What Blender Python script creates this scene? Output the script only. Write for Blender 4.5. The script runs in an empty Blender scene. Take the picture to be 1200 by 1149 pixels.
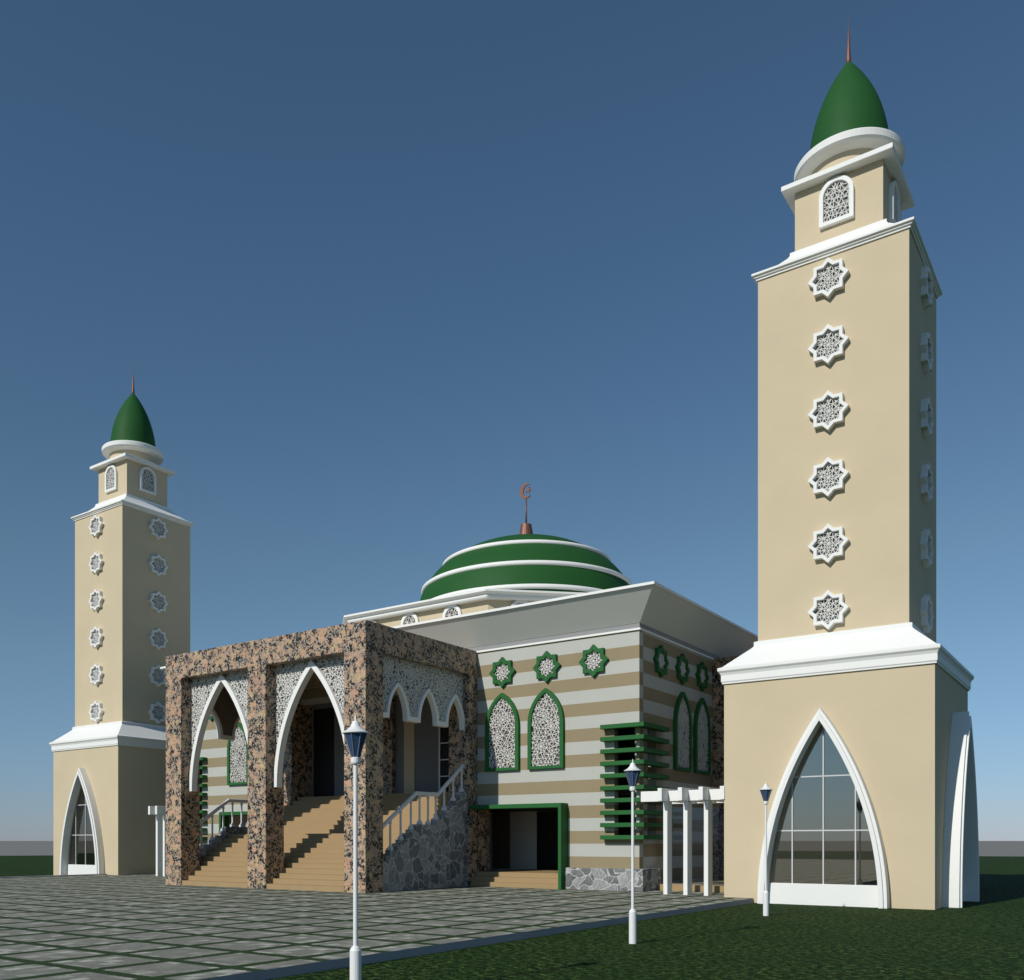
import bpy, bmesh, math, random
from math import sin, cos, pi, sqrt, radians, atan2
from mathutils import Vector, Matrix
from mathutils.geometry import tessellate_polygon, delaunay_2d_cdt

random.seed(7)
scene = bpy.context.scene
COL = scene.collection

# ------------------------------------------------------------------ helpers
class MB:
    """collects geometry, links it as one mesh object"""
    def __init__(self): self.v = []; self.f = []; self.m = []; self.s = []
    def add(self, verts, faces, mat=0, smooth=False):
        o = len(self.v); self.v += [tuple(p) for p in verts]
        for f in faces:
            self.f.append([o + i for i in f]); self.m.append(mat); self.s.append(smooth)
    def box(self, x0, x1, y0, y1, z0, z1, mat=0):
        v = [(x, y, z) for z in (z0, z1) for y in (y0, y1) for x in (x0, x1)]
        self.add(v, [(0,2,3,1),(4,5,7,6),(0,1,5,4),(2,6,7,3),(0,4,6,2),(1,3,7,5)], mat)
    def sweep(self, profile, n, cx=0, cy=0, phase=0, k=1.0, mat=0, smooth=False, cap=True):
        """profile of (radius, z), turned with n sides"""
        rings = []; vs = []
        for r, z in profile:
            rings.append(len(vs))
            for i in range(n):
                a = phase + 2*pi*i/n
                vs.append((cx + r*k*cos(a), cy + r*k*sin(a), z))
        fs = []
        for j in range(len(profile)-1):
            for i in range(n):
                i2 = (i+1) % n
                fs.append((rings[j]+i, rings[j]+i2, rings[j+1]+i2, rings[j+1]+i))
        self.add(vs, fs, mat, smooth)
        if cap:
            self.add([vs[i] for i in range(n)], [tuple(reversed(range(n)))], mat)
            b = rings[-1]; self.add([vs[b+i] for i in range(n)], [tuple(range(n))], mat)
    def square(self, profile, **kw): self.sweep(profile, 4, phase=pi/4, k=sqrt(2), **kw)
    def ring(self, outer, inner, y0, y1, mat=0, closed=True):
        """frame between two outlines of (x,z), from depth y0 (front) to y1"""
        n = len(outer); vs = []
        for y in (y0, y1):
            vs += [(x, y, z) for x, z in outer]; vs += [(x, y, z) for x, z in inner]
        O0, I0, O1, I1 = 0, n, 2*n, 3*n; fs = []
        for i in range(n if closed else n-1):
            j = (i+1) % n
            fs += [(O0+i, O0+j, I0+j, I0+i), (O1+i, I1+i, I1+j, O1+j),
                   (O0+i, O1+i, O1+j, O0+j), (I0+i, I0+j, I1+j, I1+i)]
        if not closed:
            fs += [(O0, I0, I1, O1), (O0+n-1, O1+n-1, I1+n-1, I0+n-1)]
        self.add(vs, fs, mat)
    def plate(self, loops, y0, y1, mat=0):
        """wall plate in the xz plane, first loop outside, the others holes"""
        pts = [Vector((x, z, 0)) for l in loops for x, z in l]
        tris = tessellate_polygon([[Vector((x, z, 0)) for x, z in l] for l in loops])
        for y in (y0, y1): self.add([(p.x, y, p.y) for p in pts], [tuple(t) for t in tris], mat)
        for l in loops:
            n = len(l)
            self.add([(x, y0, z) for x, z in l] + [(x, y1, z) for x, z in l],
                     [(i, (i+1) % n, n+(i+1) % n, n+i) for i in range(n)], mat)
    def prism(self, poly, x0, x1, mat=0):
        """polygon of (y,z) drawn out along x"""
        pts = [Vector((y, z, 0)) for y, z in poly]; n = len(poly)
        tris = tessellate_polygon([pts])
        for x in (x0, x1): self.add([(x, p.x, p.y) for p in pts], [tuple(t) for t in tris], mat)
        self.add([(x0, y, z) for y, z in poly] + [(x1, y, z) for y, z in poly],
                 [(i, (i+1) % n, n+(i+1) % n, n+i) for i in range(n)], mat)
    def bar(self, p, q, w, y0, y1, mat=0):
        """straight bar between two (x,z) points"""
        dx, dz = q[0]-p[0], q[1]-p[1]; L = sqrt(dx*dx+dz*dz)
        if L < 1e-5: return
        nx, nz = -dz/L*w/2, dx/L*w/2
        c = [(p[0]+nx, p[1]+nz), (q[0]+nx, q[1]+nz), (q[0]-nx, q[1]-nz), (p[0]-nx, p[1]-nz)]
        self.add([(x, y0, z) for x, z in c] + [(x, y1, z) for x, z in c],
                 [(0,1,2,3),(7,6,5,4),(0,4,5,1),(2,6,7,3)], mat)
    def rail(self, path, w, h, cx, mat=0):
        """handrail of rectangular section along points (y,z)"""
        vs = []
        for y, z in path:
            vs += [(cx-w/2, y, z-h/2), (cx+w/2, y, z-h/2), (cx+w/2, y, z+h/2-.02), (cx+w/4, y, z+h/2), (cx-w/4, y, z+h/2), (cx-w/2, y, z+h/2-.02)]
        fs = []
        for i in range(len(path)-1):
            a, b = i*6, i*6+6
            fs += [(a+k, a+(k+1) % 6, b+(k+1) % 6, b+k) for k in range(6)]
        fs += [tuple(range(5, -1, -1)), tuple(range(len(vs)-6, len(vs)))]
        self.add(vs, fs, mat)
    def build(self, name, mats, parent=None, loc=(0,0,0), rz=0, fix=True):
        me = bpy.data.meshes.new(name)
        me.from_pydata(self.v, [], self.f)
        me.polygons.foreach_set('material_index', self.m)
        me.polygons.foreach_set('use_smooth', self.s)
        if fix:
            bm = bmesh.new(); bm.from_mesh(me)
            bmesh.ops.remove_doubles(bm, verts=bm.verts, dist=1e-5)
            bmesh.ops.recalc_face_normals(bm, faces=bm.faces)
            bm.to_mesh(me); bm.free()
        for m in (mats if isinstance(mats, (list, tuple)) else [mats]): me.materials.append(m)
        o = bpy.data.objects.new(name, me); COL.objects.link(o)
        o.parent = parent; o.location = loc; o.rotation_euler = (0, 0, rz)
        return o

def bevel(o, w=.012):
    md = o.modifiers.new('edge', 'BEVEL'); md.width = w; md.segments = 2; md.limit_method = 'ANGLE'; md.angle_limit = radians(40)
    return o
def thing(name, label, cat, loc, group=None, rz=0):
    o = bpy.data.objects.new(name, None); COL.objects.link(o)
    o.location = loc; o.rotation_euler = (0, 0, rz); o.empty_display_size = .3
    o['label'] = label; o['category'] = cat
    if group: o['group'] = group
    return o
def dup(o, parent=None, loc=None, rz=None):
    kids = list(o.children)
    c = o.copy(); COL.objects.link(c); c.parent = parent
    if loc is not None: c.location = loc
    if rz is not None: c.rotation_euler = (0, 0, rz)
    for k in kids: dup(k, c)
    return c

# ------------------------------------------------------------------ outlines (x,z)
def archc(w, h): return (h*h - w*w)/(2*w)
def arch_x(w, h, z): c = archc(w, h); return sqrt(max(0, (w+c)**2 - z*z)) - c
def pointed(w, h, base=0.0, spring=0.0, n=14):
    """left foot -> apex -> right foot"""
    c = archc(w, h); R = w + c; t1 = atan2(h, c)
    right = [(R*cos(t1*i/n) - c, spring + R*sin(t1*i/n)) for i in range(n+1)]
    right[-1] = (0.0, spring+h)
    L = [(-x, z) for x, z in right]
    pts = L + right[-2::-1]
    if spring > base + 1e-6: pts = [(-w, base)] + pts + [(w, base)]
    return pts
def roundarch(w, base, spring, n=18):
    pts = [(-w*cos(pi*i/n), spring + w*sin(pi*i/n)) for i in range(n+1)]
    return [(-w, base)] + pts + [(w, base)]
def star(R, z=0.0, x=0.0):
    r = R*cos(pi/4)/cos(pi/8)
    return [(x + (R if i % 2 == 0 else r)*sin(pi*i/8), z + (R if i % 2 == 0 else r)*cos(pi*i/8)) for i in range(16)]
def inside(poly, x, z):
    c = False; n = len(poly); j = n-1
    for i in range(n):
        xi, zi = poly[i]; xj, zj = poly[j]
        if (zi > z) != (zj > z) and x < (xj-xi)*(z-zi)/(zj-zi)+xi: c = not c
        j = i
    return c
def lattice(mb, test, x0, x1, z0, z1, cell, w, y0, y1, seed, rosettes=()):
    """pierced tracery: straight bars between scattered points, gathered into a few rosettes"""
    rnd = random.Random(seed); pts = []
    for rx, rz in rosettes:
        for k in range(10):
            a = 2*pi*k/10; pts.append((rx + cell*.95*cos(a), rz + cell*.95*sin(a)))
            a += pi/10; pts.append((rx + cell*1.75*cos(a), rz + cell*1.75*sin(a)))
        pts.append((rx, rz))
    nx = int((x1-x0)/cell)+3; nz = int((z1-z0)/cell)+3
    for i in range(nx):
        for j in range(nz):
            x = x0 + (i-1+.5*(j % 2))*cell + rnd.uniform(-.36, .36)*cell; z = z0 + (j-1)*cell + rnd.uniform(-.36, .36)*cell
            if all((x-a)**2+(z-b)**2 > (cell*2.1)**2 for a, b in rosettes): pts.append((x, z))
    r = delaunay_2d_cdt([Vector(p) for p in pts], [], [], 0, 1e-6)
    vs = r[0]; es = set()
    for f in r[2]:
        for i in range(3): es.add(tuple(sorted((f[i], f[(i+1) % 3]))))
    P = [(v.x, v.y) for v in vs]; IN = [test(*p) for p in P]
    root = list(range(len(P)))
    def find(i):
        while root[i] != i: root[i] = root[root[i]]; i = root[i]
        return i
    keep = [(i, j) for i, j in sorted(es) if rnd.random() > .07 and (IN[i] or IN[j]) and (P[i][0]-P[j][0])**2 + (P[i][1]-P[j][1])**2 < (4*cell)**2]
    for i, j in keep:
        if IN[i] and IN[j]: root[find(i)] = find(j)
    cnt = {}
    for i, j in keep: k = find(i if IN[i] else j); cnt[k] = cnt.get(k, 0) + 1
    big = max(cnt, key=cnt.get)
    for i, j in keep:
        if not IN[i]: i, j = j, i
        if find(i) != big: continue
        p, q = P[i], P[j]
        if not IN[j]:
            a, b = p, q
            for _ in range(9):
                m = ((a[0]+b[0])/2, (a[1]+b[1])/2)
                if test(*m): a = m
                else: b = m
            q = a
        mb.bar(p, q, w, y0 + rnd.uniform(0, .25)*(y1-y0), y1 - rnd.uniform(0, .25)*(y1-y0))

# ------------------------------------------------------------------ materials
def mat(name, color, rough=.8, metal=0.0, spec=.3):
    m = bpy.data.materials.new(name); m.use_nodes = True
    b = m.node_tree.nodes['Principled BSDF']
    b.inputs['Base Color'].default_value = (*color, 1); b.inputs['Roughness'].default_value = rough
    b.inputs['Metallic'].default_value = metal; b.inputs['Specular IOR Level'].default_value = spec
    return m
class NT:
    def __init__(self, m): self.t = m.node_tree; self.n = self.t.nodes; self.b = self.n['Principled BSDF']
    def new(self, typ, **kw):
        n = self.n.new(typ)
        for k, v in kw.items(): setattr(n, k, v)
        return n
    def link(self, a, b): self.t.links.new(a, b)
    def pos(self): return self.new('ShaderNodeNewGeometry').outputs['Position']
    def noise(self, vec, scale, detail=4, rough=.55):
        n = self.new('ShaderNodeTexNoise'); n.inputs['Scale'].default_value = scale
        n.inputs['Detail'].default_value = detail; n.inputs['Roughness'].default_value = rough
        self.link(vec, n.inputs['Vector']); return n
    def ramp(self, fac, stops, interp='LINEAR'):
        r = self.new('ShaderNodeValToRGB'); r.color_ramp.interpolation = interp
        e = r.color_ramp.elements
        while len(e) < len(stops): e.new(.5)
        for k, (p, c) in zip(e, stops):
            k.position = p; k.color = (*c, 1) if len(c) == 3 else c
        self.link(fac, r.inputs['Fac']); return r.outputs['Color']
    def mix(self, fac, a, b, blend='MIX'):
        n = self.new('ShaderNodeMix', data_type='RGBA', blend_type=blend)
        for s, v in ((n.inputs[0], fac), (n.inputs[6], a), (n.inputs[7], b)):
            if hasattr(v, 'node'): self.link(v, s)
            elif isinstance(v, (int, float)): s.default_value = v
            else: s.default_value = (*v, 1)
        return n.outputs[2]
    def math(self, op, a, b=None, c=None):
        n = self.new('ShaderNodeMath', operation=op)
        for s, v in zip(n.inputs, (a, b, c)):
            if v is None: continue
            if hasattr(v, 'node'): self.link(v, s)
            else: s.default_value = v
        return n.outputs[0]
    def bump(self, h, strength, dist=.02):
        n = self.new('ShaderNodeBump'); n.inputs['Strength'].default_value = strength; n.inputs['Distance'].default_value = dist
        self.link(h, n.inputs['Height']); self.link(n.outputs[0], self.b.inputs['Normal'])
    def color(self, c): self.link(c, self.b.inputs['Base Color'])

def plaster(name, c, rough=.85, var=.035, spec=.2):
    m = mat(name, c, rough, spec=spec); t = NT(m); p = t.pos()
    n = t.noise(p, .55, 5, .6)
    lo = tuple(x*(1-var) for x in c); hi = tuple(min(1, x*(1+var)) for x in c)
    t.color(t.ramp(n.outputs['Fac'], [(.3, lo), (.7, hi)]))
    t.bump(t.noise(p, 45, 3).outputs['Fac'], .06, .01)
    return m
BEIGE = plaster('cream_render', (.585, .490, .335))
WHITE = plaster('white_paint', (.80, .80, .765), .6, .012)
PARA = plaster('parapet_paint', (.63, .645, .595), .75, .02)
GREEN = plaster('green_paint', (.020, .118, .030), .6, .06, .2)
DOME = plaster('dome_green', (.019, .088, .022), .6, .05, .12)
TRACERY = plaster('tracery_white', (.67, .66, .62), .7, .02)
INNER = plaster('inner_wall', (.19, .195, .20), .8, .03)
RECESS = plaster('recess_wall', (.62, .59, .54), .8, .03)
BROWN = plaster('inner_brown', (.13, .10, .07), .8, .05)
PALEB = plaster('kerb_concrete', (.31, .32, .33), .85, .08)
POST = plaster('lamp_paint', (.78, .78, .76), .45, .01, .4)
RAILW = plaster('rail_paint', (.66, .67, .68), .55, .02)
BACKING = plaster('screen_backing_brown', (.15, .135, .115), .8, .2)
GREYP = plaster('grey_pane', (.20, .20, .19), .5, .1)
BAR = plaster('mullion_paint', (.56, .57, .56), .5, .01)
SHADEB = plaster('painted_shade_grey', (.27, .275, .275), .8, .02)
DARK = mat('dark_void', (.012, .012, .013), .6)
PANE = mat('dark_pane', (.15, .132, .118), .35, spec=.4)
COPPER = mat('copper', (.20, .095, .07), .5, .4)

def granite_mat():
    m = mat('polished_granite', (.4, .3, .2), .38, spec=.35); t = NT(m); p = t.pos()
    d = t.noise(p, 5.0, 3, .6)
    dv = t.new('ShaderNodeVectorMath', operation='MULTIPLY_ADD')
    t.link(d.outputs['Color'], dv.inputs[0]); dv.inputs[1].default_value = (.16, .16, .16); t.link(p, dv.inputs[2])
    v = t.new('ShaderNodeTexVoronoi'); v.inputs['Scale'].default_value = 5.2; t.link(dv.outputs[0], v.inputs['Vector'])
    sc = t.new('ShaderNodeSeparateColor'); t.link(v.outputs['Color'], sc.inputs[0])
    pink = t.ramp(sc.outputs[0], [(0, (.60, .35, .22)), (.3, (.66, .44, .28)), (.5, (.48, .34, .24)), (.68, (.62, .48, .26)), (.84, (.46, .31, .22)), (1, (.62, .37, .23))])
    mott = t.noise(p, 34, 5, .75)
    pink = t.mix(t.ramp(mott.outputs['Fac'], [(.40, (.9,.9,.9)), (.52, (0,0,0))]), pink, (.17, .105, .065))
    v2 = t.new('ShaderNodeTexVoronoi'); v2.inputs['Scale'].default_value = 21; t.link(dv.outputs[0], v2.inputs['Vector'])
    s2 = t.new('ShaderNodeSeparateColor'); t.link(v2.outputs['Color'], s2.inputs[0])
    dark = t.ramp(s2.outputs[1], [(.0, (.012, .011, .010)), (.50, (.020, .017, .015)), (.58, (.22, .185, .145)), (.78, (.42, .36, .29)), (1, (.30, .20, .13))])
    n2 = t.noise(p, 4.2, 5, .68)
    k = t.math('ADD', n2.outputs['Fac'], t.math('MULTIPLY', t.math('SUBTRACT', sc.outputs[1], .5), .12))
    base = t.mix(t.ramp(k, [(.44, (0,0,0)), (.51, (1,1,1))]), pink, dark)
    sp = t.noise(p, 24, 3, .75)
    base = t.mix(t.ramp(sp.outputs['Fac'], [(.60, (0,0,0)), (.65, (.9,.9,.9))]), base, (.03, .026, .024))
    t.color(base); return m
GRANITE = granite_mat()

def stone_mat():
    m = mat('rubble_stone', (.2, .2, .2), .8); t = NT(m); p = t.pos()
    d = t.noise(p, 1.6, 3, .5)
    dv = t.new('ShaderNodeVectorMath', operation='MULTIPLY_ADD')
    t.link(d.outputs['Color'], dv.inputs[0]); dv.inputs[1].default_value = (.75, .75, .75); t.link(p, dv.inputs[2])
    v = t.new('ShaderNodeTexVoronoi', feature='DISTANCE_TO_EDGE'); v.inputs['Scale'].default_value = 2.7; t.link(dv.outputs[0], v.inputs['Vector'])
    v2 = t.new('ShaderNodeTexVoronoi'); v2.inputs['Scale'].default_value = 2.7; t.link(dv.outputs[0], v2.inputs['Vector'])
    sc = t.new('ShaderNodeSeparateColor'); t.link(v2.outputs['Color'], sc.inputs[0])
    mp = t.new('ShaderNodeMapping'); mp.inputs['Scale'].default_value = (3.5, 3.5, 1.2); mp.inputs['Rotation'].default_value = (.3, .5, 0); t.link(p, mp.inputs['Vector'])
    st = t.noise(mp.outputs[0], 5, 5, .7)
    stone = t.ramp(t.math('ADD', t.math('MULTIPLY', st.outputs['Fac'], .75), t.math('MULTIPLY', sc.outputs[0], .3)), [(.25, (.08, .083, .086)), (.5, (.19, .195, .195)), (.8, (.42, .42, .41))])
    mort = t.ramp(v.outputs['Distance'], [(.018, (1,1,1)), (.055, (0,0,0))])
    t.color(t.mix(mort, stone, (.47, .47, .45)))
    t.bump(t.ramp(v.outputs['Distance'], [(0, (0,0,0)), (.12, (1,1,1))]), .5, .02)
    return m
STONE = stone_mat()

def band_mat(name, inv):
    m = mat(name, (.4, .4, .4), .8); t = NT(m); p = t.pos()
    s = t.new('ShaderNodeSeparateXYZ'); t.link(p, s.inputs[0])
    k = t.math('FLOOR', t.math('DIVIDE', t.math('SUBTRACT', s.outputs[2], 1.19 - .414*20), .414))
    odd = t.math('MODULO', k, 2.0)
    if inv: odd = t.math('SUBTRACT', 1.0, odd)
    n = t.noise(p, .9, 5, .6)
    tan = t.ramp(n.outputs['Fac'], [(.3, (.272, .220, .132)), (.7, (.292, .236, .142))])
    wht = t.ramp(n.outputs['Fac'], [(.3, (.445, .45, .405)), (.7, (.468, .472, .427))])
    t.color(t.mix(odd, wht, tan))
    t.bump(t.noise(p, 40, 3).outputs['Fac'], .05, .01)
    return m
BAND_F = band_mat('striped_render', False); BAND_S = band_mat('striped_render_side', True)

def step_mat():
    m = mat('tan_stair_tile', (.4, .27, .13), .65); t = NT(m); p = t.pos()
    br = t.new('ShaderNodeTexBrick'); br.inputs['Scale'].default_value = 1.0
    br.inputs['Brick Width'].default_value = .5; br.inputs['Row Height'].default_value = .166; br.inputs['Mortar Size'].default_value = .003
    br.inputs['Color1'].default_value = (.365, .255, .13, 1); br.inputs['Color2'].default_value = (.352, .245, .125, 1); br.inputs['Mortar'].default_value = (.325, .225, .113, 1)
    s = t.new('ShaderNodeSeparateXYZ'); t.link(p, s.inputs[0]); cb = t.new('ShaderNodeCombineXYZ')
    t.link(t.math('ADD', s.outputs[0], s.outputs[1]), cb.inputs[0]); t.link(t.math('SUBTRACT', s.outputs[2], .125), cb.inputs[1])
    t.link(cb.outputs[0], br.inputs['Vector'])
    t.color(t.mix(t.math('MULTIPLY', t.noise(p, 3, 4).outputs['Fac'], .35), br.outputs['Color'], (.31, .215, .11)))
    return m
STEP = step_mat()

def grass_mat():
    m = mat('lawn_grass', (.03, .06, .015), .9, spec=.08); t = NT(m); p = t.pos()
    mp = t.new('ShaderNodeMapping'); mp.inputs['Scale'].default_value = (1, 1, 1); mp.inputs['Rotation'].default_value = (0, 0, .63); t.link(p, mp.inputs['Vector'])
    a = t.noise(mp.outputs[0], 9, 5, .78); b = t.noise(p, .55, 4, .6); c = t.noise(mp.outputs[0], 48, 3, .75); d = t.noise(p, 2.6, 4, .65)
    f = t.math('ADD', t.math('MULTIPLY', a.outputs['Fac'], .6), t.math('MULTIPLY', c.outputs['Fac'], .4))
    g = t.ramp(f, [(.42, (.001, .003, .001)), (.48, (.004, .015, .002)), (.52, (.018, .048, .007)), (.58, (.125, .195, .055))])
    g = t.mix(t.ramp(d.outputs['Fac'], [(.52, (0,0,0)), (.72, (.5,.5,.5))]), g, (.036, .032, .015))
    g = t.mix(t.ramp(b.outputs['Fac'], [(.35, (.45,.45,.45)), (.6, (0,0,0))]), g, (.010, .033, .006))
    t.color(g); t.bump(f, .7, .04); return m
GRASS = grass_mat()

def pave_mat():
    m = mat('grass_joint_paving', (.25, .25, .24), .85); t = NT(m); p = t.pos()
    s = t.new('ShaderNodeSeparateXYZ'); t.link(p, s.inputs[0])
    def cell(o, off): return t.math('DIVIDE', t.math('ADD', o, off), 1.185)
    cx, cy = cell(s.outputs[0], 2.33 + 118.5), cell(s.outputs[1], 19.36 + 118.5)
    def edge(c): return t.math('ABSOLUTE', t.math('SUBTRACT', t.math('FRACT', t.math('ADD', c, .5)), .5))
    e = t.math('MINIMUM', edge(cx), edge(cy))
    rag = t.noise(p, 14, 4, .7)
    joint = t.math('LESS_THAN', t.math('ADD', e, t.math('MULTIPLY', t.math('SUBTRACT', rag.outputs['Fac'], .5), .06)), .083)
    # small setts of uneven tone inside each slab
    vs = t.new('ShaderNodeVectorMath', operation='MULTIPLY'); t.link(p, vs.inputs[0]); vs.inputs[1].default_value = (6.3, 5.06, 0)
    fl = t.new('ShaderNodeVectorMath', operation='FLOOR'); t.link(vs.outputs[0], fl.inputs[0])
    wn = t.new('ShaderNodeTexWhiteNoise', noise_dimensions='2D'); t.link(fl.outputs[0], wn.inputs['Vector'])
    nn = t.noise(p, 30, 6, .85)
    tone = t.math('ADD', t.math('MULTIPLY', t.math('POWER', wn.outputs['Value'], 4.0), .34), t.math('MULTIPLY', nn.outputs['Fac'], .6))
    slab = t.ramp(tone, [(.16, (.10, .10, .082)), (.30, (.19, .19, .155)), (.48, (.29, .288, .238)), (.68, (.50, .495, .43))])
    c = t.noise(p, 40, 3, .7)
    grs = t.ramp(c.outputs['Fac'], [(.35, (.004, .014, .002)), (.6, (.026, .062, .009))])
    t.color(t.mix(joint, slab, grs))
    t.bump(t.math('SUBTRACT', t.math('MULTIPLY', nn.outputs['Fac'], .3), joint), .5, .02)
    return m
PAVE = pave_mat()
TERRAIN = plaster('bare_ground', (.212, .208, .19), .95, .06)

def glass_mat(name, tint, gloss_rough=.0, amount=1.0, ior=1.9, gcol=(.95, .97, 1.0)):
    m = bpy.data.materials.new(name); m.use_nodes = True; nt = m.node_tree; nt.nodes.clear()
    o = nt.nodes.new('ShaderNodeOutputMaterial'); mx = nt.nodes.new('ShaderNodeMixShader')
    tr = nt.nodes.new('ShaderNodeBsdfTransparent'); tr.inputs[0].default_value = (*tint, 1)
    gl = nt.nodes.new('ShaderNodeBsdfGlossy'); gl.inputs['Roughness'].default_value = gloss_rough; gl.inputs['Color'].default_value = (*gcol, 1)
    fr = nt.nodes.new('ShaderNodeFresnel'); fr.inputs['IOR'].default_value = ior
    nt.links.new(fr.outputs[0], mx.inputs[0]); nt.links.new(tr.outputs[0], mx.inputs[1]); nt.links.new(gl.outputs[0], mx.inputs[2])
    nt.links.new(mx.outputs[0], o.inputs['Surface']); return m
GLASS = glass_mat('window_glass', (.66, .70, .65), ior=3.2, gcol=(1.0, .92, .80))
BLUEG = glass_mat('blue_glass', (.82, .90, 1.0), ior=1.35)
LAMPG = mat('lantern_glass', (.035, .07, .16), .12, spec=.6)

# ------------------------------------------------------------------ dimensions (metres)
BX, BY = -16.833, 9.732      # centre of the prayer hall
HB = 10.932                  # half width of the hall
PW, PD = 4.79, 5.89          # portico half width and depth
GZ = .125                    # level of the paved court
FL = 3.445                   # main floor
RIS, TRD = .166, .252

# ------------------------------------------------------------------ setting
def sheet(name, verts, m, z=0.0):
    b = MB(); b.add([(x, y, z) for x, y in verts], [tuple(range(len(verts)))])
    o = b.build(name, m, fix=False); o['kind'] = 'structure'; return o
sheet('terrain', [(6.8 + 9000*cos(2*pi*i/96), -28.4 + 9000*sin(2*pi*i/96)) for i in range(96)], TERRAIN, -.06)
sheet('lawn', [(6.8 + 119*cos(2*pi*i/128), -28.4 + 119*sin(2*pi*i/128)) for i in range(128)], GRASS, 0.0)
b = MB(); x0, x1, y0, y1 = -31.85, -1.83, -60, 27
b.add([(x0,y0,GZ),(x1,y0,GZ),(x1,y1,GZ),(x0,y1,GZ)], [(0,1,2,3)], 0)
b.add([(x0,y0,-.02),(x1,y0,-.02),(x1,y1,-.02),(x0,y1,-.02),(x0,y0,GZ),(x1,y0,GZ),(x1,y1,GZ),(x0,y1,GZ)], [(0,1,5,4),(1,2,6,5),(2,3,7,6),(3,0,4,7)], 1)
o = b.build('paved_court', [PAVE, PALEB], fix=False); o['kind'] = 'structure'
b = MB(); b.box(-32.02, -31.853, -60, -2.67, -.03, .175)
o = bevel(b.build('kerb', PALEB)); o['kind'] = 'structure'

# ------------------------------------------------------------------ windows (local: origin on the wall, facing -y)
def star_window(R, Ri, depth, fm, parent, seed, cell=.115, w=.017, pm=None):
    f = MB(); f.ring(star(R), star(Ri), -depth, .02)
    fo = bevel(f.build('star_window', fm, parent), .008)
    l = MB(); P = star(Ri*1.04); lattice(l, lambda x, z: inside(P, x, z), -Ri, Ri, -Ri, Ri, cell, w, -depth*.55, -depth*.3, seed, [(0, 0)])
    l.build('tracery', TRACERY, fo, fix=False)
    p = MB(); p.plate([star(Ri*1.06)], -.012, -.004); p.build('pane', pm or PANE, fo)
    return fo
def arched_window(outer, inner, depth, fm, parent, seed, name, cell=.125, w=.017, ros=(), pm=None):
    f = MB(); f.ring(outer, inner, -depth, .02); fo = bevel(f.build(name, fm, parent), .008)
    xs = [p[0] for p in inner]; zs = [p[1] for p in inner]
    l = MB(); lattice(l, lambda x, z: inside(inner, x*.97, z), min(xs), max(xs), min(zs), max(zs), cell, w, -depth*.6, -depth*.3, seed, ros)
    l.build('tracery', TRACERY, fo, fix=False)
    p = MB(); p.plate([inner], -.012, -.004); p.build('pane', pm or PANE, fo)
    return fo

# ================================================================== mosque
mosque = thing('mosque', 'striped cream and white mosque with green ringed dome and granite entrance portico', 'mosque', (BX, BY, 0))
FY = -HB
SIDE = pi/2
# ---- walls
WT = .28
def rect(x0, x1, z0, z1): return [(x0, z0), (x1, z0), (x1, z1), (x0, z1)]
front_holes = [rect(-PW+.35, PW-.35, FL, 7.2)]
for s in (1, -1):
    front_holes.append(rect(*sorted((s*10.073, s*10.83)), 1.75, 5.3))
    front_holes.append(rect(*sorted((s*(PW+.01), s*8.28)), .10, 2.80))
b = MB(); b.plate([rect(-HB, HB, 0, 8.5)] + front_holes, FY, FY+WT); b.build('wall', BAND_F, mosque)
b = MB(); b.plate([rect(-HB, HB, 0, 8.5)], HB-WT, HB); b.build('wall', BAND_F, mosque)
for s in (1, -1):
    # plate local: front y=-HB turned so that it faces +x / -x
    a0, a1 = -HB+WT, HB-WT
    hole = rect(-10.32, -9.67, 1.75, 5.3) if s == 1 else rect(9.67, 10.32, 1.75, 5.3)
    b = MB(); b.plate([rect(a0, a1, 0, 8.5), hole], -HB, -HB+WT)
    b.build('wall', BAND_S, mosque, rz=s*pi/2)
b = MB(); b.box(-HB+WT, HB-WT, FY+WT, HB-WT, 8.3, 8.49); b.build('roof', PARA, mosque)
b = MB(); b.box(-HB+WT, HB-WT, FY+WT+.85, HB-WT, 3.2, FL-.002); b.build('floor', BROWN, mosque)
# ---- parapet and trim
b = MB(); b.square([(HB+.004, 8.335), (HB+.06, 8.335), (HB+.06, 8.275), (HB+.004, 8.27)], cap=False); b.build('wall_trim', WHITE, mosque)
b = MB(); b.square([(HB-.03, 8.33), (HB+.012, 8.33), (HB+.012, 8.498), (HB-.03, 8.499)], cap=False); b.build('parapet_shade_band', SHADEB, mosque)  # shade under the flared parapet, painted in as a darker grey strip
b = MB()
b.square([(HB-.05, 8.50), (HB+.025, 8.50), (HB+.86, 9.375), (HB+.88, 9.375), (HB+.88, 9.44), (HB+.70, 9.44), (HB+.62, 9.30), (HB-.25, 8.52)], cap=False)
b.build('parapet', PARA, mosque)
b = MB(); b.square([(HB+.882, 9.372), (HB+.905, 9.372), (HB+.905, 9.455), (HB+.68, 9.455), (HB+.68, 9.442)], cap=False); b.build('parapet_rim', WHITE, mosque)
# ---- corner stone plinths
for s in (1, -1):
    b = MB()
    xs = sorted((s*8.27, s*(HB+.22)))
    b.box(xs[0], xs[1], FY-.22, FY+.003, 0, .825)
    xs = sorted((s*(HB-.003), s*(HB+.22)))
    b.box(xs[0], xs[1], FY+.003, FY+1.15, 0, .825)
    bevel(b.build('stone_plinth', STONE, mosque), .02)
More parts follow.
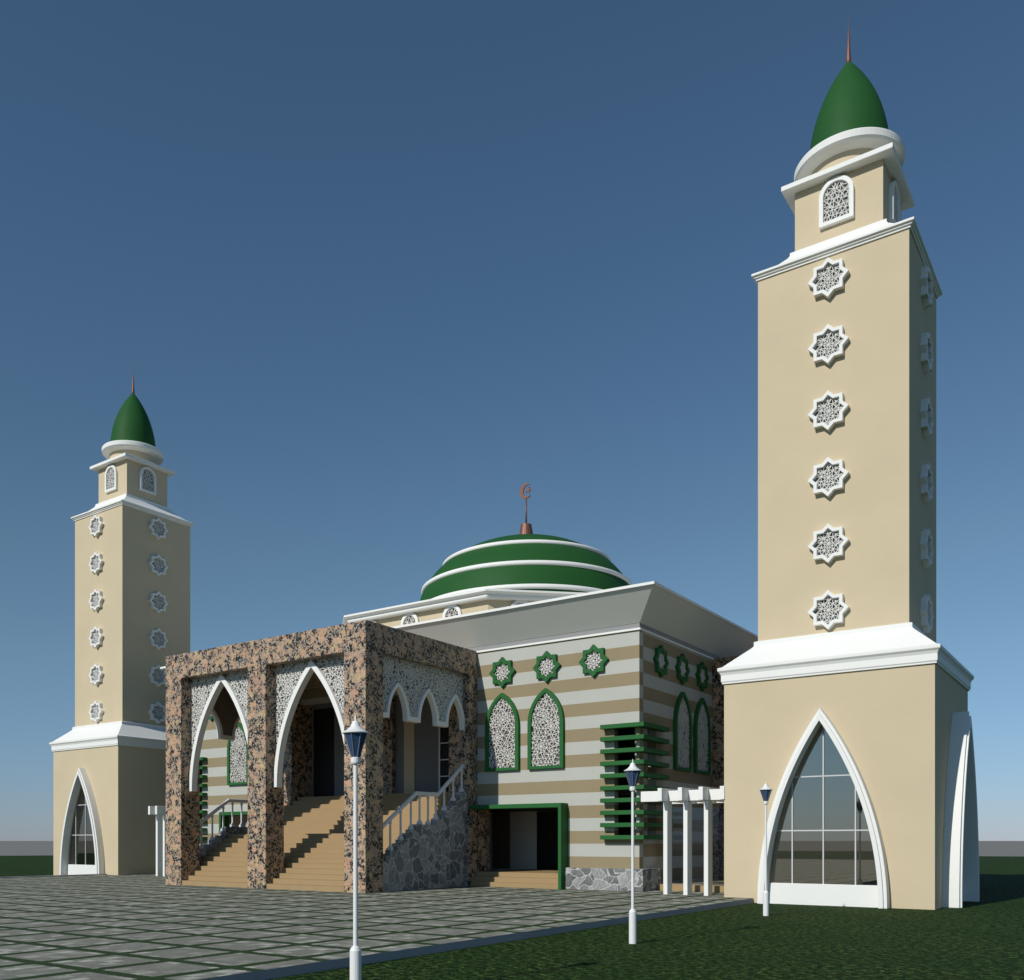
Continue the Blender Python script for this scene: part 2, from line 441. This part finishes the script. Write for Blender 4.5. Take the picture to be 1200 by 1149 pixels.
# ---- star and arched windows
sw = star_window(.53, .345, .11, GREEN, mosque, 3); sw.location = (5.87, FY, 7.475)
def win(): return arched_window(pointed(.685, 1.15, 0, 1.53), pointed(.545, .97, .10, 1.56), .12, GREEN, mosque, 11, 'arched_window', ros=[(-.2, 1.15), (.22, .5), (.02, 1.75)])
aw = win(); aw.location = (5.865, FY, 4.095)
aw2 = arched_window(pointed(.685, 1.15, 0, 1.53), pointed(.545, .97, .10, 1.56), .12, GREEN, mosque, 29, 'arched_window', ros=[(-.18, .75), (.2, 1.4), (-.1, 1.75)])
aw2.location = (7.595, FY, 4.09)
for x in (7.63, 9.37): dup(sw, mosque, (x, FY, 7.475))
for x in (-5.87, -7.63, -9.37): dup(sw, mosque, (x, FY, 7.475))
dup(aw2, mosque, (-5.865, FY, 4.095)); dup(aw, mosque, (-7.595, FY, 4.09))
for y in (-9.41, -7.65, -5.89): dup(sw, mosque, (HB, y, 7.525), SIDE)
dup(aw, mosque, (HB, -7.65, 4.08), SIDE); dup(aw2, mosque, (HB, -5.91, 4.08), SIDE)
# ---- corner louvres of green slats
for s in (1, -1):
    bk = MB(); xs = sorted((s*9.2, s*10.64)); bk.box(xs[0], xs[1], FY+1.4, FY+1.45, 1.6, 5.4)
    ys = sorted((s*9.2, s*9.25)); bk.box(ys[0], ys[1], FY+.3, FY+1.4, 1.6, 5.4); lv = bk.build('corner_louvre', DARK, mosque)
    for k in range(10):
        z = 5.235 - .3885*k
        sl = MB(); a, c = sorted((s*9.71, s*(HB+.28)))
        sl.box(a, c, FY-.28, FY-.003, z, z+.135)
        a, c = sorted((s*(HB+.003), s*(HB+.28)))
        sl.box(a, c, FY-.003, FY+1.68, z, z+.135)
        bevel(sl.build('slat', GREEN, lv), .008)
# ---- green side portals with steps and a recess behind
for s in (1, -1):
    b = MB()
    a, c = sorted((s*(PW-.35), s*8.40)); b.box(a, c, FY-.46, FY-.002, 2.79, 2.93)
    a, c = sorted((s*8.285, s*8.40)); b.box(a, c, FY-.46, FY-.002, GZ, 2.79)
    pt = bevel(b.build('side_portal', GREEN, mosque), .01)
    st = MB()
    a, c = sorted((s*(PW-.05), s*8.28))
    for k in range(3):
        st.box(a, c, FY-.42+.22*k, FY+(.0 if k < 2 else 3.6), GZ+(.165*k if k else -.05), GZ+.165*(k+1))
    st.build('portal_step', STEP, pt)
    rc = MB(); D = 3.6
    a, c = sorted((s*2.0, s*8.6)); rc.box(a, c, FY+D, FY+D+.05, .5, 3.1, 0)                  # back wall
    a, c = sorted((s*3.05, s*3.83)); rc.box(a, c, FY+D-.06, FY+D-.003, .62, 2.8, 1)          # brown panel
    a, c = sorted((s*5.06, s*6.6)); rc.box(a, c, FY+D-.05, FY+D-.003, .62, 2.8, 2)           # dark door
    a, c = sorted((s*(PW-.05), s*(PW+.012))); rc.box(a, c, FY, FY+.75, .5, 3.0, 3)           # granite cheek
    a, c = sorted((s*2.0, s*8.6)); rc.box(a, c, FY+WT, FY+D, 2.82, 2.9, 2)                   # soffit
    a, c = sorted((s*8.5, s*8.6)); rc.box(a, c, FY+WT, FY+D, .5, 2.82, 0)
    a, c = sorted((s*2.0, s*2.1)); rc.box(a, c, FY+WT, FY+D, .5, 2.82, 2)
    rc.build('portal_recess', [RECESS, BROWN, DARK, GRANITE], pt)

# ---- octagonal drum
dr = MB(); k8 = 1/cos(pi/8)
dr.sweep([(8.25, 8.6), (8.25, 11.05)], 8, phase=pi/8, k=k8, cap=True)
drum = dr.build('drum', BEIGE, mosque)
b = MB(); b.sweep([(8.20, 10.90), (8.52, 10.90), (8.56, 10.96), (8.56, 11.06), (8.64, 11.08), (8.72, 11.12), (8.72, 11.20), (5.0, 11.24)], 8, phase=pi/8, k=k8, cap=False)
bevel(b.build('drum_cornice', WHITE, drum), .01)
dw = arched_window(roundarch(.45, 0, .56), roundarch(.32, .10, .56), .12, WHITE, drum, 5, 'drum_window', .14, .02)
dw.location = (1.77, -8.25, 9.93)
for x in (-.36, -2.49): dup(dw, drum, (x, -8.25, 9.93))
for t in (-2.13, 0, 2.13):
    a = pi/4; dup(dw, drum, (8.25*sin(a) + t*cos(a), -8.25*cos(a) + t*sin(a), 9.93), a)
    dup(dw, drum, (-8.25*sin(a) + t*cos(a), -8.25*cos(a) - t*sin(a), 9.93), -a)
# ---- dome
def dome_r(z):
    return 5.16*sqrt(max(0, 1-((z-12.15)/3.72)**2)) if z > 12.15 else 5.16
prof = [(5.16, 11.2)] + [(dome_r(12.15+3.72*sin(pi/2*i/26)), 12.15+3.72*sin(pi/2*i/26)) for i in range(26)] + [(.02, 12.15+3.72)]
b = MB(); b.sweep(prof, 96, smooth=True, cap=False); dome = b.build('dome', DOME, mosque)
for z in (12.36, 13.44, 14.62):
    r = dome_r(z) + .03; p = [(r + .10*cos(2*pi*i/10), z + .105*sin(2*pi*i/10)) for i in range(11)]
    b = MB(); b.sweep(p, 96, smooth=True, cap=False); b.build('dome_ring', WHITE, dome)
# ---- finial
b = MB(); b.sweep([(.40, 15.76), (.36, 16.0), (.33, 16.2), (.25, 16.66), (.0, 16.68)], 24, smooth=False, cap=False); fin = b.build('finial', COPPER, mosque)
b = MB(); b.sweep([(.045, 16.6), (.035, 17.95)], 10, smooth=True); b.build('mast', COPPER, fin)
b = MB(); R, r, off = .36, .285, .13
t0 = math.acos((R*R + off*off - r*r)/(2*R*off)); i0 = atan2(R*sin(t0), R*cos(t0)-off)
po = [(R*cos(t0 + (2*pi-2*t0)*i/24), R*sin(t0 + (2*pi-2*t0)*i/24)) for i in range(25)]
pi_ = [(off + r*cos(i0 + (2*pi-2*i0)*i/24), r*sin(i0 + (2*pi-2*i0)*i/24)) for i in range(25)]
b.ring([(x, z+18.26) for x, z in po], [(x, z+18.26) for x, z in pi_], -.03, .03, closed=False)
b.plate([[(.12 + (.17 if i % 2 == 0 else .07)*sin(pi*i/5+.35), 18.28 + (.17 if i % 2 == 0 else .07)*cos(pi*i/5+.35)) for i in range(10)]], -.03, .03)
b.build('crescent', COPPER, fin)

# ---- portico: granite frame
PF = FY - PD                  # front plane
LT, TOP = 7.47, 8.33
b = MB()
b.box(-PW, PW, PF, PF+.82, LT, TOP)
for s in (1, -1):
    a, c = sorted((s*PW, s*(PW-.82))); b.box(a, c, PF+.82, FY-.004, LT, TOP)
b.box(-PW+.82, PW-.82, PF+.82, FY-.004, 7.85, 8.2)
portico = bevel(b.build('portico', GRANITE, mosque), .012)
def column(x0, x1, y0, y1, z0=GZ-.02, z1=LT):
    c = MB(); c.box(x0, x1, y0, y1, z0, z1); return bevel(c.build('column', GRANITE, portico), .012)
for x0 in (-PW, -.437, PW-.875): column(x0, x0+.875, PF, PF+.82)
for s in (1, -1): a, c = sorted((s*PW, s*(PW-.875))); column(a, c, FY-.52, FY-.004)
# front screens with one tall arch each
BW = (PW-.875-.437)/2                      # half bay
BC = .437 + BW
ao = lambda z: pointed(BW-.01, 4.03, 0, 0, 20)
def front_screen(cx, seed):
    out = pointed(BW-.01, 4.02, n=20); zf = 3.46
    inn = [(x, z) for x, z in pointed(BW-.17, 3.78, n=20)]
    t = MB(); t.ring([(x+cx, z+zf) for x, z in out], [(x+cx, z+zf) for x, z in inn], PF+.33, PF+.58, closed=False)
    for sd in (-1, 1):                       # a spandrel on each side of the arch
        sc = MB()
        tst = lambda x, z: 0 <= (x-cx)*sd < BW+.01 and zf < z < LT+.02 and not inside(out, (x-cx)*1.01, max(z-zf-.02, .002))
        lattice(sc, tst, cx-BW, cx+BW, zf, LT+.05, .125, .022, PF+.42, PF+.47, seed, [(cx-1.15, 6.75), (cx+1.1, 6.6), (cx-.55, 7.3)])
        so = sc.build('lattice_screen', TRACERY, portico, fix=False)
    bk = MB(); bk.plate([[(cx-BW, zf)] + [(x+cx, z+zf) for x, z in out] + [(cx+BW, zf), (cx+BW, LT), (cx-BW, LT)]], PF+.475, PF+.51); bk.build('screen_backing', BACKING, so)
    bevel(t.build('arch_trim', WHITE, so), .01)
front_screen(-BC, 101); front_screen(BC, 202)
# side screens with three small arches (local: facing -y, x along the side)
def side_screen(s, seed):
    SL0, SL1 = PF+.82, FY-.52              # between the columns
    cen = [PF+1.77, PF+3.34, PF+4.85]
    sg = 1 if s == 1 else -1               # local x -> mosque y
    zf = 5.60; t = MB(); outs = []
    for c in cen:
        o_ = [(x+sg*c, z+zf) for x, z in pointed(.565, 1.12, n=12)]; i_ = [(x+sg*c, z+zf) for x, z in pointed(.44, .99, n=12)]
        t.ring(o_, i_, -.10, .10, closed=False); outs.append(o_)
    edges = [SL0] + [v for c in cen for v in (c-.44, c+.44)] + [SL1]
    for i in range(0, len(edges), 2):
        a, c = sorted((sg*edges[i], sg*edges[i+1])); t.box(a, c, -.098, .098, zf-.06, zf+.10)
    sc = MB(); lo, hi = sorted((sg*SL0, sg*SL1))
    tst = lambda x, z: lo-.01 < x < hi+.01 and zf < z < LT+.02 and not any(inside(o_, x, max(z-.02, zf+.002)) for o_ in outs)
    lattice(sc, tst, lo, hi, zf, LT+.05, .125, .022, -.03, .03, seed, [(sg*(PF+2.5), 7.1), (sg*(PF+4.1), 6.95), (sg*(PF+1.4), 7.15)])
    so = sc.build('lattice_screen', TRACERY, portico, (s*(PW-.27), 0, 0), s*pi/2, fix=False)
    pl = [(lo, zf)]
    for o_ in sorted(outs, key=lambda q: q[0][0]): pl += o_
    pl += [(hi, zf), (hi, LT), (lo, LT)]
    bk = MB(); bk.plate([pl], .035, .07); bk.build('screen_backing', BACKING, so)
    bevel(t.build('arch_trim', WHITE, so), .01)
side_screen(1, 303); side_screen(-1, 404)

# ---- staircase in two flights
y = PF + .04; z = GZ; poly = [(y, GZ-.05)]; caps = []
nl, nu = 11, 9
for k in range(nl):
    poly.append((y, z)); z += RIS; poly.append((y, z))
    y2 = PF + .04 + TRD*(k+1)
    if k < nl-1: y = y2
yl = y; y = PF + 3.66
for k in range(nu):
    poly.append((y, z)); z += RIS; poly.append((y, z))
    if k < nu-1: y += TRD
poly[-1] = (poly[-1][0], FL)
poly += [(FY+.9, FL), (FY+.9, FL-.25), (FY-.1, FL-.25), (FY-.1, GZ-.05)]
b = MB(); b.prism(poly, -PW+.33, PW-.33); stairs = b.build('staircase', STEP, mosque)
# stone side walls with stepped tops
LAND = GZ + nl*RIS
for s in (1, -1):
    py = PF + .04; pz = GZ + .28; sp = [(PF+.1, GZ-.05)]
    sp = [(PF+.05, GZ-.05), (PF+.05, GZ+.28)]
    for k in range(nl):
        yy = PF + .04 + TRD*k
        if k: sp.append((yy, GZ+.28+RIS*k))
        sp.append((yy if k else PF+.05, GZ+.28+RIS*(k+1)))
    sp = [(PF+.05, GZ-.05)]
    for k in range(nl):
        yy = PF + .05 + TRD*k
        sp += ([(yy, GZ+.28+RIS*k)] if k else []) + [(yy, GZ+.28+RIS*(k+1))]
    for k in range(nu):
        yy = PF + 3.66 + TRD*k
        sp += [(yy, LAND+.28+RIS*k), (yy, LAND+.28+RIS*(k+1))]
    sp += [(FY-.05, LAND+.28+RIS*nu), (FY-.05, GZ-.05)]
    b = MB(); a, c = sorted((s*(PW-.10), s*(PW-.345))); b.prism(sp, a, c); b.build('stair_wall', STONE, stairs)
def cap_z(y):
    r = y - PF - .05
    if r < TRD*(nl-1): return GZ+.28+RIS*(int(r/TRD)+1)
    if y < PF+3.66: return LAND+.28
    return LAND+.28+RIS*min(nu, int((y-PF-3.66)/TRD)+1)
def rail_z(y):
    r = y - PF
    if r < 2.70: return 3.24 + .166/.252*(r-2.70)
    if r < 3.86: return 3.24
    return 3.24 + .73*(r-3.86)
for s in (1, -1):
    cx = s*(PW-.225)
    b = MB(); b.rail([(PF+q, rail_z(PF+q)) for q in (.86, 2.70, 3.86, 5.30)] + [(PF+5.5, rail_z(PF+5.30))], .10, .13, cx)
    bal = b.build('balustrade', RAILW, mosque)
    for q in (.91, 1.42, 1.93, 2.45, 2.90, 3.35, 3.77, 4.24, 4.76, 5.25):
        zb, zt = cap_z(PF+q), rail_z(PF+q)-.05
        c = MB(); h = zt - zb
        c.box(-.07, .07, -.07, .07, 0, .09)
        c.sweep([(.055, .09), (.06, .12), (.035, .17), (.038, h*.5), (.032, h-.14), (.05, h-.11), (.05, h-.06), (.035, h)], 10, smooth=True)
        c.build('baluster', RAILW, bal, (cx, PF+q, zb))

# ---- entrance wall at the back of the portico
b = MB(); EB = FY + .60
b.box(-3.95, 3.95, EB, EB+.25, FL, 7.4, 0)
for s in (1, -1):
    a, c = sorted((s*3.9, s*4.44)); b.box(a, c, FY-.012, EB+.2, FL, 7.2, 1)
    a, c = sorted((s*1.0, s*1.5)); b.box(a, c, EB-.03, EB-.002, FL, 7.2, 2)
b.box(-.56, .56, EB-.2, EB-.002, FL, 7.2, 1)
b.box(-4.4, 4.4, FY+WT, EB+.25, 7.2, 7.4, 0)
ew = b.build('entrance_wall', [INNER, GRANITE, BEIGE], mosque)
for s in (1, -1):
    if s < 0:
        d = MB(); d.box(-.56, .56, -.03, -.002, 0, 3.6); d.build('doorway', DARK, ew, (s*3.2, EB, FL)); continue
    d = MB(); d.box(-.56, .56, -.03, -.002, 0, 2.45, 1)
    for xx in (-.60, .54): d.box(xx, xx+.06, -.06, -.002, 0, 2.5)
    d.box(-.54, .54, -.06, -.002, 2.44, 2.5)
    for zz in (.0, .6, 1.21, 1.82): d.box(-.54, .54, -.055, -.031, zz, zz+.035)
    d.build('door', [WHITE, DARK], ew, (s*3.27, EB, FL))

# ---- side entrance (only its granite corner shows past the stripes)
sp = MB()
sp.box(-PW, PW, PF, PF+.82, LT, TOP)
for s in (1, -1):
    a, c = sorted((s*PW, s*(PW-.82))); sp.box(a, c, PF+.82, FY-.004, LT, TOP)
    a, c = sorted((s*PW, s*(PW-.875))); sp.box(a, c, FY-.52, FY-.004, GZ-.02, LT); sp.box(a, c, PF, PF+.82, GZ-.02, LT)
    a, c = sorted((s*(PW-.1), s*(PW-.3))); sp.box(a, c, PF+.82, FY-.52, GZ-.02, 3.0)
sp.box(-PW+.82, PW-.82, PF+.82, FY-.004, 7.85, 8.2)
bevel(sp.build('side_portico', GRANITE, mosque, rz=pi/2), .012)

# ---- low step and blue glass screen beside the pergola
b = MB(); b.box(HB+.30, HB+3.2, FY+.75, FY+5.6, GZ-.05, GZ+.20); b.build('side_step', STEP, mosque)
b = MB(); b.box(HB+.42, HB+3.1, FY+1.30, FY+1.315, GZ+.20, 2.75)
gs = b.build('glass_screen', BLUEG, mosque)

# ================================================================== minarets
minaret = thing('minaret', 'taller-looking near cream minaret at the right, its arched glass window beside a lamp post', 'minaret', (0, 0, 0), 'minarets flanking the mosque')
T = 2.655; AW, AH = 1.63, 5.17
hole = [(x, z) for x, z in pointed(1.42, 4.80)]
b = MB(); b.plate([rect(-T, T, -.05, 6.3), [(x, z+.02) for x, z in hole]], -T, -T+.25); b.build('base_wall', BEIGE, minaret)
b = MB(); b.plate([rect(-T, T, -.05, 6.3)], T-.25, T); b.build('base_wall', BEIGE, minaret)
b = MB(); b.plate([rect(-T+.25, T-.25, -.05, 6.3), [(x, z+.02) for x, z in hole]], -T, -T+.25); b.build('base_wall', BEIGE, minaret, rz=pi/2)
b = MB(); b.plate([rect(-T+.25, T-.25, -.05, 6.3)], -T, -T+.25); b.build('base_wall', BEIGE, minaret, rz=-pi/2)
b = MB(); b.box(-T+.25, T-.25, -T+.25, T-.25, .0, .06); b.box(-T+.25, T-.25, -T+.25, T-.25, 6.0, 6.2); b.build('base_floor', INNER, minaret)
def surround(rz, D):
    o1 = pointed(1.63, 5.15, n=22); m1 = pointed(1.545, 5.02, n=22); i1 = pointed(1.43, 4.82, n=22)
    b = MB(); b.ring(o1, m1, -T-D+.05, -T+.004, closed=False); b.ring([(x, z) for x, z in m1], i1, -T-D, -T+.16, closed=False)
    ar = bevel(b.build('arch_surround', WHITE, minaret, rz=rz), .012)
    b = MB(); b.box(-1.42, 1.42, -T-.02, -T+.14, -.02, .56); bevel(b.build('base_panel', WHITE, ar), .01)
    g = MB(); inn = pointed(1.44, 4.84, n=22); zz = .55
    gl = [(-arch_x(1.44, 4.84, zz), zz)] + [(x, z) for x, z in inn if z > zz] + [(arch_x(1.44, 4.84, zz), zz)]
    g.plate([gl], -T+.06, -T+.075); g.build('glass_pane', GLASS, ar)
    m = MB()
    for x in (-.80, 0, .80):
        h = 4.82 if x == 0 else [q for q in [i*.02 for i in range(245)] if arch_x(1.43, 4.82, q) > abs(x)][-1]
        m.bar((x, .56), (x, h), .034, -T+.035, -T+.10)
    for z in (1.97, 3.40):
        w = arch_x(1.43, 4.82, z); m.bar((-w, z), (w, z), .034, -T+.033, -T+.102)
    m.build('mullion', BAR, ar)
surround(0, .36); surround(pi/2, .44)
b = MB(); b.square([(T-.01, 6.06), (T+.05, 6.06), (T+.05, 6.10), (T+.07, 6.13), (T+.07, 6.30), (T+.10, 6.37), (T+.145, 6.42), (T+.145, 6.50), (T+.05, 6.535), (2.09, 7.09), (2.035, 7.15), (2.035, 7.27), (1.95, 7.30), (1.90, 7.30)], cap=False)
bevel(b.build('base_cornice', WHITE, minaret), .01)
b = MB(); b.square([(1.9435, 7.0), (1.9435, 17.5)]); b.build('shaft', BEIGE, minaret)
tw = star_window(.53, .405, .16, WHITE, minaret, 21, .115, .018, GREYP); tw.location = (-.02, -1.9435, 16.77)
for rz in (0, pi/2):
    for k in range(6):
        if rz == 0 and k == 0: continue
        z = 16.77 - 1.778*k
        if rz == 0: dup(tw, minaret, (-.02, -1.9435, z), 0)
        else: dup(tw, minaret, (1.9435, -.02, z), rz)
b = MB(); b.square([(1.93, 17.40), (1.985, 17.40), (1.985, 17.44), (2.03, 17.465), (2.03, 17.49), (2.085, 17.52), (2.085, 17.58), (1.80, 17.72), (1.50, 17.94), (1.32, 18.12), (1.27, 18.20), (1.27, 18.28), (1.16, 18.32), (1.10, 18.32)], cap=False)
bevel(b.build('shaft_cornice', WHITE, minaret), .01)
b = MB(); b.square([(1.158, 18.1), (1.158, 20.05)]); bel = b.build('belfry', BEIGE, minaret)
bw = arched_window(roundarch(.455, 0, .79), roundarch(.34, .11, .79), .12, WHITE, bel, 31, 'belfry_window', .125, .018, (), GREYP)
bw.location = (-.02, -1.158, 18.68); dup(bw, bel, (1.158, -.02, 18.68), pi/2)
b = MB(); b.square([(1.12, 19.98), (1.44, 19.98), (1.455, 20.0), (1.455, 20.12), (1.40, 20.15), (.9, 20.2)], cap=False); bevel(b.build('cap_slab', WHITE, minaret), .01)
b = MB(); b.sweep([(1.10, 20.1), (1.10, 20.8)], 64, smooth=True, cap=False); b.build('turret', BEIGE, minaret)
b = MB(); b.sweep([(1.08, 20.64), (1.2, 20.67), (1.40, 20.71), (1.455, 20.76), (1.465, 20.93), (1.44, 20.965), (1.36, 20.98), (1.0, 20.99)], 72, smooth=False, cap=False)
b.build('turret_ring', WHITE, minaret)
c = archc(1.08, 2.98); pr = [(arch_x(1.08, 2.98, 2.98*i/30), 20.96 + 2.98*i/30) for i in range(31)]
b = MB(); b.sweep(pr, 64, smooth=True, cap=False); b.build('dome', DOME, minaret)
b = MB(); b.sweep([(.02, 23.80), (.07, 23.86), (.07, 23.97), (.045, 24.3), (.018, 24.83), (.008, 24.85), (.003, 25.25)], 12, smooth=True); b.build('spire', COPPER, minaret)
m2 = dup(minaret, None, (2*BX, 0, 0))
for ch in m2.children:
    nm = ch.name.split('.')[0]
    if nm in ('arch_surround', 'base_wall') and abs(abs(ch.rotation_euler.z) - pi/2) < .01: ch.rotation_euler.z *= -1
m2['label'] = 'far cream minaret at the left of the photo, standing behind the granite portico'

# ================================================================== pergolas
def pergola(loc, label, xs, posts, a, c):
    t = thing('pergola', label, 'pergola', loc, 'white pergolas between the hall and the minarets')
    for y0 in (-.06, 2.0):
        b = MB(); b.box(a, c, y0, y0+.12, 2.86, 3.17); bevel(b.build('beam', WHITE, t), .01)
    for i, x in enumerate(xs):
        b = MB(); b.box(-.065, .065, -.5, 2.35, 2.855, 3.23); bevel(b.build('rafter', WHITE, t, (x, 0, 0)), .01)
        if i < posts:
            b = MB(); b.box(-.064, .064, -.10, .25, GZ-.02, 2.853); bevel(b.build('post', WHITE, t, (x, 0, 0)), .01)
    return t
pergola((-3.94, -2.2, 0), 'white timber pergola standing between the striped hall corner and the right minaret', (-.62, 0, .62, 1.24), 3, -1.42, 1.28)
pergola((-28.66, -2.2, 0), 'narrow white pergola mostly hidden behind the granite portico, beside the left minaret', (0, .50), 2, -.09, .58)

# ================================================================== lamp posts
lamp = thing('lamp_post', 'x', 'lamp post', (0, -20.83, 0), 'lamp posts along the court edge')
b = MB(); b.sweep([(.06, -.05), (.06, .50), (.045, .53), (.025, .55), (.022, 2.42)], 20, smooth=False); b.build('post', POST, lamp)
b = MB(); b.sweep([(.045, 2.415), (.05, 2.43), (.05, 2.475), (.03, 2.49)], 16); b.build('collar', POST, lamp)
b = MB(); b.sweep([(.042, 2.48), (.122, 2.735)], 8, phase=pi/8); lg = b.build('lantern', LAMPG, lamp)
b = MB()
for i in range(8):
    a = pi/8 + 2*pi*i/8; 
    for (r0, z0, r1, z1) in ((.043, 2.482, .123, 2.733),):
        d = .006; ux, uy = -sin(a)*d, cos(a)*d
        vs = []
        for r, z in ((r0, z0), (r1, z1)):
            vs += [(r*cos(a)+ux, r*sin(a)+uy, z), ((r+.006)*cos(a), (r+.006)*sin(a), z), (r*cos(a)-ux, r*sin(a)-uy, z)]
        b.add(vs, [(0,1,4,3), (1,2,5,4)])
b.build('glazing_bar', mat('lantern_bar', (.16, .18, .20), .5), lg, fix=False)
b = MB(); b.sweep([(.10, 2.728), (.136, 2.725), (.138, 2.735), (.09, 2.762), (.055, 2.795), (.034, 2.845), (.030, 2.852), (.012, 2.856), (.010, 2.875), (.004, 2.915)], 24, smooth=False); b.build('lamp_roof', POST, lamp)
for L in lamp.children: pass
lamp.scale = (1.046, 1.046, 1.046)
l2 = dup(lamp, None, (0, -14.04, 0)); l3 = dup(lamp, None, (-.10, -6.95, 0))
lamp['label'] = 'nearest white lamp post, its blue lantern in front of the granite corner column'
l2['label'] = 'middle white lamp post on the lawn, its lantern in front of the green corner slats'
l3['label'] = 'farthest white lamp post, beside the arched glass window of the right minaret'

# ================================================================== light
SUN_EL, SUN_AZ = radians(34.6), radians(8.5)
to_sun = Vector((-sin(SUN_AZ)*cos(SUN_EL), -cos(SUN_AZ)*cos(SUN_EL), sin(SUN_EL)))
sun = bpy.data.lights.new('sun', 'SUN'); sun.energy = 3.5; sun.angle = radians(.5); sun.color = (1.0, .965, .90)
so = bpy.data.objects.new('sun', sun); COL.objects.link(so); so.rotation_euler = (-to_sun).to_track_quat('-Z', 'Y').to_euler(); so.location = (-10, -60, 50)
w = bpy.data.worlds.new('World'); scene.world = w; w.use_nodes = True
nt = w.node_tree; sky = nt.nodes.new('ShaderNodeTexSky'); sky.sky_type = 'NISHITA'; sky.sun_disc = False
sky.sun_elevation = SUN_EL; sky.sun_rotation = pi + SUN_AZ; sky.altitude = 0; sky.air_density = 1.0; sky.dust_density = 0.0; sky.ozone_density = 1.5
bg = nt.nodes['Background']
# colour grade of the sky by elevation: clear blue above, pale grey-blue at the horizon
tc = nt.nodes.new('ShaderNodeTexCoord'); sp3 = nt.nodes.new('ShaderNodeSeparateXYZ'); nt.links.new(tc.outputs['Generated'], sp3.inputs[0])
rp = nt.nodes.new('ShaderNodeValToRGB'); el = rp.color_ramp.elements
stops = [(0.0, (.48, .625, 1.10)), (.09, (.66, .82, 1.07)), (.18, (.80, .96, 1.05)), (.28, (.85, 1.02, 1.05)), (.52, (.79, 1.04, 1.13)), (.9, (.86, 1.05, 1.12))]
while len(el) < len(stops): el.new(.5)
for e_, (p_, c_) in zip(el, stops): e_.position = p_; e_.color = (*[v/1.2 for v in c_], 1)
nt.links.new(sp3.outputs[2], rp.inputs[0])
vm = nt.nodes.new('ShaderNodeVectorMath'); vm.operation = 'MULTIPLY'; nt.links.new(sky.outputs[0], vm.inputs[0]); nt.links.new(rp.outputs[0], vm.inputs[1])
nt.links.new(vm.outputs[0], bg.inputs[0]); bg.inputs[1].default_value = .068*1.2

# ================================================================== camera
cam = bpy.data.cameras.new('camera'); co = bpy.data.objects.new('camera', cam); COL.objects.link(co)
co.location = (6.843, -28.386, 1.70); co.rotation_euler = (pi/2, 0, .633)
cam.sensor_width = 36; cam.lens = 36*1106.998/1200
cam.shift_x = (600 - 530.98)/1200; cam.shift_y = (985.5 - 574.5)/1200
cam.clip_end = 20000; cam.clip_start = .1
scene.camera = co
scene.view_settings.view_transform = 'Standard'; scene.view_settings.look = 'None'; scene.view_settings.gamma = 1; scene.view_settings.exposure = 0
